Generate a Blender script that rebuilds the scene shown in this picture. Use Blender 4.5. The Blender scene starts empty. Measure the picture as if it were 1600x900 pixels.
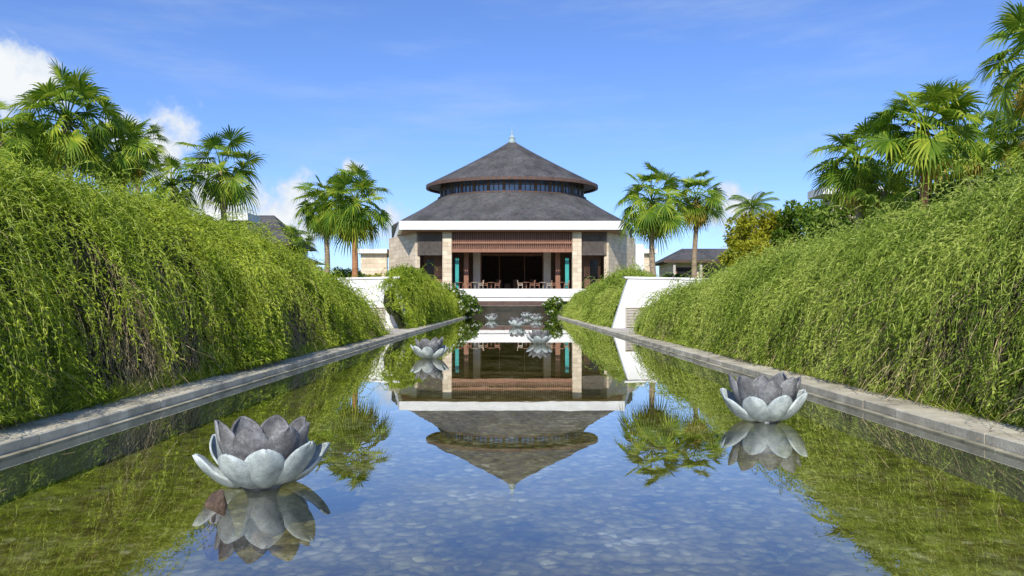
import bpy, bmesh, math, random
import numpy as np
from mathutils import Vector, Matrix
R=math.radians; PI=math.pi
F=1200.0; CH=1.2; HY=475.0; CX=800.0
scene=bpy.context.scene
C=scene.collection
random.seed(7); rng=np.random.default_rng(7)
def wx(px,D): return (px-CX)/F*D
def wz(py,D): return CH+(HY-py)/F*D
def sstep(a,b,x):
    t=min(1,max(0,(x-a)/(b-a))); return t*t*(3-2*t)

# ------------------------------------------------------------ materials
def newmat(name):
    m=bpy.data.materials.new(name); m.use_nodes=True
    nt=m.node_tree; b=nt.nodes['Principled BSDF']
    return m,nt,b
def nd(nt,t,**kw):
    n=nt.nodes.new(t)
    for k,v in kw.items():
        if k in n.inputs.keys(): n.inputs[k].default_value=v
        else: setattr(n,k,v)
    return n
def ramp(nt,stops):
    r=nt.nodes.new('ShaderNodeValToRGB'); e=r.color_ramp.elements
    while len(e)<len(stops): e.new(0.5)
    for el,(p,c) in zip(e,stops): el.position=p; el.color=(c[0],c[1],c[2],1)
    return r
def noisy(name,c1,c2,scale=5,rough=.7,bump=.0,bscale=None,detail=6,stretch=None,spec=.3,island=0):
    m,nt,b=newmat(name); L=nt.links.new
    tc=nd(nt,'ShaderNodeNewGeometry')
    src=tc.outputs['Position']
    if stretch:
        mp=nd(nt,'ShaderNodeMapping'); mp.inputs['Scale'].default_value=stretch; L(src,mp.inputs['Vector']); src=mp.outputs[0]
    n=nd(nt,'ShaderNodeTexNoise',Scale=scale,Detail=detail,Roughness=.6); L(src,n.inputs['Vector'])
    r=ramp(nt,[(.3,c1),(.7,c2)])
    f=n.outputs['Fac']
    if island:
        ma=nd(nt,'ShaderNodeMath',operation='MULTIPLY_ADD'); ma.inputs[1].default_value=island
        L(tc.outputs['Random Per Island'],ma.inputs[0])
        sb=nd(nt,'ShaderNodeMath',operation='SUBTRACT'); sb.inputs[1].default_value=island*.5; L(f,sb.inputs[0]); L(sb.outputs[0],ma.inputs[2]); f=ma.outputs[0]
    L(f,r.inputs[0]); L(r.outputs[0],b.inputs['Base Color'])
    b.inputs['Roughness'].default_value=rough; b.inputs['Specular IOR Level'].default_value=spec
    if bump:
        n2=nd(nt,'ShaderNodeTexNoise',Scale=bscale or scale*6,Detail=5); L(src,n2.inputs['Vector'])
        bp=nd(nt,'ShaderNodeBump',Strength=bump,Distance=.02); L(n2.outputs['Fac'],bp.inputs['Height']); L(bp.outputs[0],b.inputs['Normal'])
    return m
def leafmat(name,dark,mid,light,trans=.35,nscale=.9,namp=1.0):
    m,nt,b=newmat(name); L=nt.links.new
    g=nd(nt,'ShaderNodeNewGeometry')
    n=nd(nt,'ShaderNodeTexNoise',Scale=nscale,Detail=4); L(g.outputs['Position'],n.inputs['Vector'])
    na=nd(nt,'ShaderNodeMath',operation='MULTIPLY_ADD'); na.inputs[1].default_value=namp; na.inputs[2].default_value=.5-.5*namp; L(n.outputs['Fac'],na.inputs[0])
    a=nd(nt,'ShaderNodeMath',operation='MULTIPLY_ADD'); a.inputs[1].default_value=.5
    L(g.outputs['Random Per Island'],a.inputs[0])
    s=nd(nt,'ShaderNodeMath',operation='SUBTRACT'); s.inputs[1].default_value=.25; L(na.outputs[0],s.inputs[0]); L(s.outputs[0],a.inputs[2])
    r=ramp(nt,[(.15,dark),(.5,mid),(.85,light)]); L(a.outputs[0],r.inputs[0])
    L(r.outputs[0],b.inputs['Base Color']); b.inputs['Roughness'].default_value=.55; b.inputs['Specular IOR Level'].default_value=.2
    t=nd(nt,'ShaderNodeBsdfTranslucent'); L(r.outputs[0],t.inputs['Color'])
    mx=nd(nt,'ShaderNodeMixShader'); mx.inputs[0].default_value=trans
    out=nt.nodes['Material Output']
    L(b.outputs[0],mx.inputs[1]); L(t.outputs[0],mx.inputs[2]); L(mx.outputs[0],out.inputs['Surface'])
    return m
M={}
M['hedge']=leafmat('creeper leaf',(.095,.165,.008),(.32,.43,.026),(.60,.67,.08),.46,.7,2.0)
M['hedge_r']=leafmat('creeper leaf pale',(.12,.20,.018),(.34,.45,.055),(.60,.67,.16),.46,.7,1.9)
M['palm']=leafmat('fan palm leaf',(.06,.135,.010),(.165,.275,.020),(.45,.50,.05),.38,.6)
M['palm_dry']=leafmat('dry palm leaf',(.28,.19,.03),(.48,.35,.06),(.62,.46,.10),.3)
M['tree_y']=leafmat('yellow green leaf',(.15,.18,.008),(.37,.38,.025),(.58,.55,.06),.42)
M['tree_g']=leafmat('dark green leaf',(.05,.11,.010),(.12,.21,.02),(.26,.36,.045),.4)
M['grass']=leafmat('grass blade',(.14,.20,.01),(.34,.42,.04),(.58,.60,.14))
M['stem']=noisy('dry creeper stem',(.20,.15,.07),(.50,.40,.23),3,.8,island=.6)
M['vine']=noisy('green creeper stem',(.18,.24,.03),(.44,.50,.12),3,.7,island=.6)
M['core']=noisy('shaded creeper mass',(.016,.022,.004),(.045,.055,.012),3,.95)  # shade in the hollows between leaves, put into a near black colour
M['trunk']=noisy('palm trunk',(.18,.13,.09),(.42,.32,.22),2.5,.85,.5,12,stretch=(1,1,5))
M['trunk_sunlit']=noisy('palm trunk tinted sunlit orange',(.28,.12,.06),(.5,.25,.12),2.5,.85,.5,12,stretch=(1,1,5))  # warm sunlight on the bark is put into this trunk colour
M['white']=noisy('white render',(.68,.67,.63),(.82,.81,.78),.9,.8,.05)
M['floor']=noisy('terrace floor stone',(.42,.38,.32),(.54,.49,.42),1,.6)
M['wood']=noisy('red brown timber',(.20,.09,.055),(.34,.17,.105),3,.55,.1,stretch=(6,6,.6))
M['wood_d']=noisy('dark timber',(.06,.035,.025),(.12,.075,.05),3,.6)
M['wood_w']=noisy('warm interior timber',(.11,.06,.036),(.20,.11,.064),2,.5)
M['rim']=noisy('brown eave rim',(.07,.042,.034),(.13,.08,.06),3,.6)
M['grey_slat']=noisy('grey brown slats',(.10,.085,.075),(.19,.16,.14),3,.7)
M['metal_pale']=noisy('weathered pale copper',(.26,.34,.34),(.44,.52,.50),4,.5)
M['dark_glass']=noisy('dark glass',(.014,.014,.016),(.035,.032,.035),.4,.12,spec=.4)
M['blue_glass']=noisy('sky reflecting glass',(.03,.05,.09),(.10,.15,.22),.8,.05,spec=1.0)
M['teal']=noisy('teal glass panel',(.04,.28,.27),(.07,.38,.35),1,.2)
M['vent']=noisy('grey louvre metal',(.40,.36,.30),(.56,.51,.43),3,.6)
M['step']=noisy('dark wet stone step',(.018,.018,.012),(.055,.045,.03),1.5,.12,spec=.5)
M['nose']=noisy('muted step edge',(.13,.11,.09),(.26,.22,.18),1.5,.5)
M['rock']=noisy('dark brown rock',(.035,.024,.017),(.15,.10,.07),14,.8,1.0,30)
M['soil']=noisy('lawn and soil',(.08,.12,.02),(.18,.22,.05),.8,.95,.3)
M['flower']=noisy('white petals',(.75,.75,.7),(.85,.85,.82),3,.6)
M['cream']=noisy('tan cushion',(.36,.28,.20),(.52,.43,.33),3,.8)

def brickmat(name,c1,c2,mortar,bw,bh,rough=.8):
    m,nt,b=newmat(name); L=nt.links.new
    g=nd(nt,'ShaderNodeNewGeometry'); sp=nd(nt,'ShaderNodeSeparateXYZ'); L(g.outputs['Position'],sp.inputs[0])
    ad=nd(nt,'ShaderNodeMath',operation='ADD'); L(sp.outputs[0],ad.inputs[0]); L(sp.outputs[1],ad.inputs[1])
    cb=nd(nt,'ShaderNodeCombineXYZ'); L(ad.outputs[0],cb.inputs[0]); L(sp.outputs[2],cb.inputs[1])
    br=nd(nt,'ShaderNodeTexBrick'); L(cb.outputs[0],br.inputs['Vector'])
    br.inputs['Scale'].default_value=1; br.inputs['Brick Width'].default_value=bw; br.inputs['Row Height'].default_value=bh
    br.inputs['Mortar Size'].default_value=.014; br.inputs['Color1'].default_value=(*c1,1); br.inputs['Color2'].default_value=(*c2,1); br.inputs['Mortar'].default_value=(*mortar,1)
    n=nd(nt,'ShaderNodeTexNoise',Scale=1.3,Detail=8); L(g.outputs['Position'],n.inputs['Vector'])
    mx=nd(nt,'ShaderNodeMix',data_type='RGBA',blend_type='MULTIPLY'); mx.inputs[0].default_value=.4
    r=ramp(nt,[(.3,(.6,.54,.48)),(.65,(1,1,1))]); L(n.outputs['Fac'],r.inputs[0])
    L(br.outputs['Color'],mx.inputs[6]); L(r.outputs[0],mx.inputs[7]); L(mx.outputs[2],b.inputs['Base Color'])
    bp=nd(nt,'ShaderNodeBump',Strength=.5,Distance=.02); L(n.outputs['Fac'],bp.inputs['Height']); L(bp.outputs[0],b.inputs['Normal'])
    b.inputs['Roughness'].default_value=rough
    return m
M['lime']=brickmat('limestone blocks',(.76,.64,.48),(.60,.49,.35),(.38,.31,.22),.9,.45)

def shinglemat():
    m,nt,b=newmat('grey shingles'); L=nt.links.new
    g=nd(nt,'ShaderNodeNewGeometry')
    n=nd(nt,'ShaderNodeTexNoise',Scale=.5,Detail=8); L(g.outputs['Position'],n.inputs['Vector'])
    mp=nd(nt,'ShaderNodeMapping'); mp.inputs['Scale'].default_value=(3,3,4); L(g.outputs['Position'],mp.inputs['Vector'])
    v=nd(nt,'ShaderNodeTexVoronoi',Scale=1.6); L(mp.outputs[0],v.inputs['Vector'])
    sp=nd(nt,'ShaderNodeSeparateXYZ'); L(g.outputs['Position'],sp.inputs[0])
    w=nd(nt,'ShaderNodeMath',operation='MULTIPLY'); w.inputs[1].default_value=5; L(sp.outputs[2],w.inputs[0])
    fr=nd(nt,'ShaderNodeMath',operation='FRACT'); L(w.outputs[0],fr.inputs[0])
    r=ramp(nt,[(.25,(.055,.046,.046)),(.75,(.135,.118,.115))]); L(n.outputs['Fac'],r.inputs[0])
    mx=nd(nt,'ShaderNodeMix',data_type='RGBA',blend_type='MULTIPLY'); mx.inputs[0].default_value=.55
    L(r.outputs[0],mx.inputs[6]); L(v.outputs['Color'],mx.inputs[7])
    hs=nd(nt,'ShaderNodeHueSaturation',Saturation=.3,Value=1.15); L(mx.outputs[2],hs.inputs['Color'])
    L(hs.outputs[0],b.inputs['Base Color'])
    ad=nd(nt,'ShaderNodeMath',operation='ADD'); L(fr.outputs[0],ad.inputs[0]); L(v.outputs['Distance'],ad.inputs[1])
    bp=nd(nt,'ShaderNodeBump',Strength=.8,Distance=.06); L(ad.outputs[0],bp.inputs['Height']); L(bp.outputs[0],b.inputs['Normal'])
    b.inputs['Roughness'].default_value=.85; b.inputs['Specular IOR Level'].default_value=.2
    return m
M['shingle']=shinglemat()

def lotusmat(name,c1,c2,c3):
    m,nt,b=newmat(name); L=nt.links.new
    tc=nd(nt,'ShaderNodeTexCoord'); gi=nd(nt,'ShaderNodeObjectInfo')
    of=nd(nt,'ShaderNodeVectorMath',operation='ADD'); L(tc.outputs['Object'],of.inputs[0])
    sc=nd(nt,'ShaderNodeMath',operation='MULTIPLY'); sc.inputs[1].default_value=37; L(gi.outputs['Random'],sc.inputs[0]); L(sc.outputs[0],of.inputs[1])
    n=nd(nt,'ShaderNodeTexNoise',Scale=6,Detail=8,Roughness=.7); L(of.outputs[0],n.inputs['Vector'])
    n2=nd(nt,'ShaderNodeTexNoise',Scale=110,Detail=4,Roughness=.7); L(of.outputs[0],n2.inputs['Vector'])
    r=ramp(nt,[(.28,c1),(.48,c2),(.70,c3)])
    a=nd(nt,'ShaderNodeMath',operation='MULTIPLY_ADD'); a.inputs[1].default_value=.5; L(n2.outputs['Fac'],a.inputs[0])
    s=nd(nt,'ShaderNodeMath',operation='SUBTRACT'); s.inputs[1].default_value=.25; L(n.outputs['Fac'],s.inputs[0]); L(s.outputs[0],a.inputs[2])
    L(a.outputs[0],r.inputs[0]); L(r.outputs[0],b.inputs['Base Color'])
    bp=nd(nt,'ShaderNodeBump',Strength=.45,Distance=.005); L(n2.outputs['Fac'],bp.inputs['Height']); L(bp.outputs[0],b.inputs['Normal'])
    b.inputs['Roughness'].default_value=.55; b.inputs['Specular IOR Level'].default_value=.4
    return m
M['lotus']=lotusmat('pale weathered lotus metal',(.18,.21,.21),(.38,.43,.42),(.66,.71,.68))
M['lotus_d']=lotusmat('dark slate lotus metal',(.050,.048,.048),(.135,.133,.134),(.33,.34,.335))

def copingmat(name,c1,c2,c3):
    m,nt,b=newmat(name); L=nt.links.new
    g=nd(nt,'ShaderNodeNewGeometry')
    n=nd(nt,'ShaderNodeTexNoise',Scale=2.2,Detail=9,Roughness=.68); L(g.outputs['Position'],n.inputs['Vector'])
    a=nd(nt,'ShaderNodeMath',operation='MULTIPLY_ADD'); a.inputs[1].default_value=.14; L(g.outputs['Random Per Island'],a.inputs[0])
    s=nd(nt,'ShaderNodeMath',operation='SUBTRACT'); s.inputs[1].default_value=.07; L(n.outputs['Fac'],s.inputs[0]); L(s.outputs[0],a.inputs[2])
    r=ramp(nt,[(.3,c1),(.5,c2),(.68,c3)]); L(a.outputs[0],r.inputs[0]); L(r.outputs[0],b.inputs['Base Color'])
    n2=nd(nt,'ShaderNodeTexNoise',Scale=40,Detail=6); L(g.outputs['Position'],n2.inputs['Vector'])
    bp=nd(nt,'ShaderNodeBump',Strength=.4,Distance=.01); L(n2.outputs['Fac'],bp.inputs['Height']); L(bp.outputs[0],b.inputs['Normal'])
    b.inputs['Roughness'].default_value=.75
    return m
M['coping']=copingmat('pool coping stone',(.26,.23,.16),(.50,.45,.33),(.66,.61,.47))
M['ledge']=copingmat('wet ledge stone',(.15,.14,.085),(.33,.30,.20),(.50,.46,.33))

def watermat():
    m,nt,b=newmat('pool water'); L=nt.links.new
    nt.nodes.remove(b); out=nt.nodes['Material Output']
    g=nd(nt,'ShaderNodeNewGeometry')
    n=nd(nt,'ShaderNodeTexNoise',Scale=2.0,Detail=2,Roughness=.5); L(g.outputs['Position'],n.inputs['Vector'])
    bp=nd(nt,'ShaderNodeBump',Strength=.016,Distance=.02); L(n.outputs['Fac'],bp.inputs['Height'])
    gl=nd(nt,'ShaderNodeBsdfGlossy',Roughness=.008); gl.inputs['Color'].default_value=(.98,.98,.98,1); L(bp.outputs[0],gl.inputs['Normal'])
    tr=nd(nt,'ShaderNodeBsdfTransparent'); tr.inputs['Color'].default_value=(.95,.97,.94,1)
    lw=nd(nt,'ShaderNodeLayerWeight',Blend=.5)
    pw=nd(nt,'ShaderNodeMath',operation='POWER'); pw.inputs[1].default_value=4.0; L(lw.outputs['Facing'],pw.inputs[0])
    ma=nd(nt,'ShaderNodeMath',operation='MULTIPLY_ADD',use_clamp=True); ma.inputs[1].default_value=.87; ma.inputs[2].default_value=.13; L(pw.outputs[0],ma.inputs[0])
    mx=nd(nt,'ShaderNodeMixShader'); L(ma.outputs[0],mx.inputs[0]); L(tr.outputs[0],mx.inputs[1]); L(gl.outputs[0],mx.inputs[2]); L(mx.outputs[0],out.inputs['Surface'])
    return m
M['water']=watermat()
def pebblemat():
    m,nt,b=newmat('pebble pool floor'); L=nt.links.new
    g=nd(nt,'ShaderNodeNewGeometry')
    nw=nd(nt,'ShaderNodeTexNoise',Scale=5,Detail=4); L(g.outputs['Position'],nw.inputs['Vector'])
    mxv=nd(nt,'ShaderNodeMix',data_type='RGBA',blend_type='LINEAR_LIGHT'); mxv.inputs[0].default_value=.08; L(g.outputs['Position'],mxv.inputs[6]); L(nw.outputs['Color'],mxv.inputs[7])
    v=nd(nt,'ShaderNodeTexVoronoi',Scale=13.0); L(mxv.outputs[2],v.inputs['Vector'])
    sp=nd(nt,'ShaderNodeSeparateColor'); L(v.outputs['Color'],sp.inputs[0])
    r=ramp(nt,[(.0,(.17,.145,.055)),(.4,(.25,.22,.10)),(.75,(.33,.30,.155)),(.93,(.42,.39,.25)),(1,(.56,.54,.42))]); L(sp.outputs[0],r.inputs[0])
    n=nd(nt,'ShaderNodeTexNoise',Scale=1.1,Detail=8,Roughness=.7); L(g.outputs['Position'],n.inputs['Vector'])
    r2=ramp(nt,[(.34,(.18,.19,.045)),(.48,(.60,.57,.28)),(.66,(1,1,.94))]); L(n.outputs['Fac'],r2.inputs[0])
    r3=ramp(nt,[(.3,(1,1,1)),(.8,(.36,.36,.27))]); L(v.outputs['Distance'],r3.inputs[0])
    m1=nd(nt,'ShaderNodeMix',data_type='RGBA',blend_type='MULTIPLY'); m1.inputs[0].default_value=1; L(r.outputs[0],m1.inputs[6]); L(r2.outputs[0],m1.inputs[7])
    m2=nd(nt,'ShaderNodeMix',data_type='RGBA',blend_type='MULTIPLY'); m2.inputs[0].default_value=.75; L(m1.outputs[2],m2.inputs[6]); L(r3.outputs[0],m2.inputs[7])
    # mossy green algae growing towards both side walls of the pool
    sx=nd(nt,'ShaderNodeSeparateXYZ'); L(g.outputs['Position'],sx.inputs[0])
    ab=nd(nt,'ShaderNodeMath',operation='ABSOLUTE'); L(sx.outputs[0],ab.inputs[0])
    n5=nd(nt,'ShaderNodeTexNoise',Scale=1.7,Detail=8,Roughness=.7); L(g.outputs['Position'],n5.inputs['Vector'])
    sm=nd(nt,'ShaderNodeMath',operation='MULTIPLY_ADD'); sm.inputs[1].default_value=5.0; L(n5.outputs['Fac'],sm.inputs[0]); L(ab.outputs[0],sm.inputs[2])
    mg=nd(nt,'ShaderNodeMapRange',interpolation_type='SMOOTHSTEP'); mg.inputs[1].default_value=4.0; mg.inputs[2].default_value=6.6; mg.inputs[4].default_value=.75; L(sm.outputs[0],mg.inputs[0])
    m4=nd(nt,'ShaderNodeMix',data_type='RGBA'); L(mg.outputs[0],m4.inputs[0]); L(m2.outputs[2],m4.inputs[6])
    r6=ramp(nt,[(.35,(.05,.055,.008)),(.52,(.16,.19,.016)),(.7,(.30,.36,.035))]); L(nw.outputs['Fac'],r6.inputs[0]); L(r6.outputs[0],m4.inputs[7])
    L(m4.outputs[2],b.inputs['Base Color'])
    inv=nd(nt,'ShaderNodeMath',operation='MULTIPLY'); inv.inputs[1].default_value=-1; L(v.outputs['Distance'],inv.inputs[0])
    bp=nd(nt,'ShaderNodeBump',Strength=.35,Distance=.03); L(inv.outputs[0],bp.inputs['Height']); L(bp.outputs[0],b.inputs['Normal'])
    b.inputs['Roughness'].default_value=.9; b.inputs['Specular IOR Level'].default_value=.0
    return m
M['pebble']=pebblemat()

# ------------------------------------------------------------ mesh helpers
def wloc(o):
    v=Vector((0,0,0))
    while o is not None: v+=o.location; o=o.parent
    return v
def tag(o,label=None,cat=None,group=None,kind=None):
    if label: o['label']=label
    if cat: o['category']=cat
    if group: o['group']=group
    if kind: o['kind']=kind
    return o
def empty(name,loc,label,cat,group=None):
    o=bpy.data.objects.new(name,None); C.objects.link(o); o.location=loc; o.empty_display_size=.2
    return tag(o,label,cat,group)
class MB:
    def __init__(s): s.v=[]; s.f=[]
    def add(s,vs,fs):
        b=len(s.v); s.v+= [tuple(p) for p in vs]; s.f+=[tuple(i+b for i in q) for q in fs]; return s
    def box(s,x0,x1,y0,y1,z0,z1):
        return s.add([(x0,y0,z0),(x1,y0,z0),(x1,y1,z0),(x0,y1,z0),(x0,y0,z1),(x1,y0,z1),(x1,y1,z1),(x0,y1,z1)],
                     [(0,3,2,1),(4,5,6,7),(0,1,5,4),(1,2,6,5),(2,3,7,6),(3,0,4,7)])
    def hexa(s,bot,top):
        n=len(bot)
        return s.add(list(bot)+list(top),[tuple(range(n-1,-1,-1)),tuple(range(n,2*n))]+[(i,(i+1)%n,n+(i+1)%n,n+i) for i in range(n)])
    def prism(s,poly,z0,z1): return s.hexa([(x,y,z0) for x,y in poly],[(x,y,z1) for x,y in poly])
    def wall(s,p,q,t,z0,z1):
        d=Vector((q[0]-p[0],q[1]-p[1])); d.normalize(); n=Vector((-d.y,d.x))*t/2
        return s.prism([(p[0]-n.x,p[1]-n.y),(q[0]-n.x,q[1]-n.y),(q[0]+n.x,q[1]+n.y),(p[0]+n.x,p[1]+n.y)],z0,z1)
    def tube(s,pts,rad,n=8):
        pts=[Vector(p) for p in pts]
        b=len(s.v)
        for i,p in enumerate(pts):
            t=(pts[min(i+1,len(pts)-1)]-pts[max(i-1,0)]).normalized()
            a=t.orthogonal().normalized() if abs(t.z)<.9 else Vector((1,0,0)); a=(a-t*a.dot(t)).normalized(); c=t.cross(a)
            r=rad[i] if hasattr(rad,'__len__') else rad
            for k in range(n):
                an=2*PI*k/n; s.v.append(tuple(p+a*(r*math.cos(an))+c*(r*math.sin(an))))
        for i in range(len(pts)-1):
            for k in range(n):
                s.f.append((b+i*n+k,b+i*n+(k+1)%n,b+(i+1)*n+(k+1)%n,b+(i+1)*n+k))
        s.f.append(tuple(b+k for k in range(n-1,-1,-1))); s.f.append(tuple(b+(len(pts)-1)*n+k for k in range(n)))
        return s
    def lathe(s,prof,c,n=48,ky=1.0,closed=False):
        b=len(s.v)
        for r,z in prof:
            for k in range(n):
                an=2*PI*k/n; s.v.append((c[0]+r*math.cos(an),c[1]+ky*r*math.sin(an),z))
        m=len(prof)
        for i in range(m if closed else m-1):
            j=(i+1)%m
            for k in range(n):
                s.f.append((b+i*n+k,b+i*n+(k+1)%n,b+j*n+(k+1)%n,b+j*n+k))
        return s
    def build(s,name,mat,parent=None,smooth=False,origin=None):
        off=wloc(parent) if parent is not None else Vector(origin or (0,0,0))
        me=bpy.data.meshes.new(name)
        me.from_pydata([(v[0]-off.x,v[1]-off.y,v[2]-off.z) for v in s.v],[],s.f); me.update()
        me.materials.append(mat)
        if smooth: me.polygons.foreach_set('use_smooth',[True]*len(me.polygons))
        o=bpy.data.objects.new(name,me); C.objects.link(o)
        if parent is not None: o.parent=parent
        elif origin: o.location=origin
        return o
def quadmesh(name,V,mat,parent=None,origin=None):
    n=len(V)//4
    off=np.array(wloc(parent) if parent is not None else (origin or (0,0,0)))
    V=(V-off).astype(np.float32)
    me=bpy.data.meshes.new(name)
    me.vertices.add(4*n); me.vertices.foreach_set('co',V.ravel())
    me.loops.add(4*n); me.loops.foreach_set('vertex_index',np.arange(4*n,dtype=np.int32))
    me.polygons.add(n); me.polygons.foreach_set('loop_start',np.arange(0,4*n,4,dtype=np.int32))
    me.update(calc_edges=True); me.materials.append(mat)
    o=bpy.data.objects.new(name,me); C.objects.link(o)
    if parent is not None: o.parent=parent
    elif origin: o.location=origin
    return o
def unit(a): return a/np.maximum(1e-6,np.linalg.norm(a,axis=1,keepdims=True))
def leaves(P,A,L,W):
    n=len(P); A=unit(A); N=unit(np.cross(A,rng.normal(size=(n,3)))); S=np.cross(A,N)
    L=np.asarray(L).reshape(-1,1)*np.ones((n,1)); W=np.asarray(W).reshape(-1,1)*np.ones((n,1))
    V=np.empty((n,4,3)); V[:,0]=P; V[:,1]=P+A*L*.45+S*W+N*W*.5; V[:,2]=P+A*L-N*W*.3; V[:,3]=P+A*L*.45-S*W+N*W*.5
    return V.reshape(-1,3)
def ribbons(P,Q,w):
    n=len(P); A=Q-P; S=unit(np.cross(A,rng.normal(size=(n,3))))*np.asarray(w).reshape(-1,1)
    V=np.empty((n,4,3)); V[:,0]=P-S; V[:,1]=P+S; V[:,2]=Q+S*.7; V[:,3]=Q-S*.7
    return V.reshape(-1,3)

# ------------------------------------------------------------ terrain
PE=77.0
def gz(x,y):
    ax=abs(x)
    if y>80.3: return 2.6
    rise=.04+1.95*sstep(4.9,8.6,ax)
    if y<33: return .04+(rise-.04)*(1-sstep(26.5,29.5,y))
    if y<36.3: return .04
    if y<PE+.1: return .04+2.4*sstep(4.8,7.5,ax)
    return -.33+2.83*sstep(4.4,7.0,ax)
xs=sorted(set([-1500,-600,-250,-120,-70,-45,-30,-22,-16,-12,-10,-9,-8.6,-8,-7.5,-7,-6.5,-6,-5.5,-5.2,-4.9,-4.6,-2.5,0,2.5]+[4.6,4.9,5.2,5.5,6,6.5,7,7.5,8,8.6,9,10,12,16,22,30,45,70,120,250,600,1500]))
ys=[-200,-60,-20,-4,0,5,10,15,20,24,26,26.5,27,27.5,28,28.5,29,29.5,31,32,34,36.2,36.4,38,42,48,55,62,69,PE,PE+.3,79.4,80.2,80.4,85,95,110,140,200,320,600,1000,2000]
mb=MB(); nx=len(xs)
for y in ys:
    for x in xs: mb.v.append((x,y,gz(x,y)))
for j in range(len(ys)-1):
    for i in range(nx-1):
        cx=(xs[i]+xs[i+1])/2; cy=(ys[j]+ys[j+1])/2
        if abs(cx)<4.6 and -4<cy<PE: continue
        mb.f.append((j*nx+i,j*nx+i+1,(j+1)*nx+i+1,(j+1)*nx+i))
tag(mb.build('ground',M['soil']),'lawn and planted soil around the pool','ground',kind='structure')
tag(MB().add([(-4.6,-4,-.32),(4.6,-4,-.32),(4.6,PE+.1,-.32),(-4.6,PE+.1,-.32)],[(0,1,2,3)]).build('pool_floor',M['pebble']),'olive brown pebble floor seen through the shallow pool','pool floor',kind='structure')
tag(MB().add([(-3.99,-3.9,0),(3.99,-3.9,0),(3.99,PE,0),(-3.99,PE,0)],[(0,1,2,3)]).build('pool_water',M['water']),'still clear water mirroring sky and pavilion','water',kind='structure')
for side,lab in ((-1,'left'),(1,'right')):
    mb=MB(); y=-4.0; rr=random.Random(3+side)
    while y<PE:
        l=.75; g=.0035; j=rr.uniform(-.003,.003); jx=rr.uniform(-.003,.003)
        prof=[(4.0+jx,-.34),(4.56,-.34),(4.56,.098+j),(4.552,.106+j),(4.01+jx,.106+j),(4.0+jx,.096+j)]
        a=[(side*p,y+g,z) for p,z in prof]; b=[(side*p,min(y+l-g,PE),z) for p,z in prof]
        if side>0: mb.hexa(a,b)
        else: mb.hexa(b,a)
        y+=l
    tag(mb.build('pool_coping',M['coping']),f'pale stone block coping along the {lab} side of the pool','kerb',kind='structure')
    mb=MB(); y=-4.0
    while y<PE:
        l=.93; j=rr.uniform(-.003,.003); g=.004
        mb.box(*(sorted((side*3.92,side*3.992))),y+g,min(y+l-g,PE),-.34,.014+j); y+=l
    tag(mb.build('pool_ledge',M['ledge']),f'low wet stone ledge at the waterline on the {lab} side','ledge',kind='structure')
    x0,x1=sorted((side*4.7,side*16))
    tag(MB().box(x0,x1,29.6,36.0,-.05,.075).build('path',M['floor']),f'pale stone path crossing in front of the {lab} white wall','path',kind='structure')
root=empty('terrace_steps',(0,PE,-.32),'low dark water tiers with muted ledges between pool end and terrace','steps')
MB().box(-4.3,4.3,PE,80.0,-.33,.38).build('lower_tier',M['step'],root)
MB().box(-4.3,4.3,78.2,80.0,.383,.98).build('middle_tier',M['step'],root)
MB().box(-4.34,4.34,78.1,80.0,.983,1.04).build('stone_ledge',M['nose'],root)
MB().box(-4.34,4.34,79.2,79.98,1.043,1.49).build('back_riser',M['rim'],root)

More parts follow.
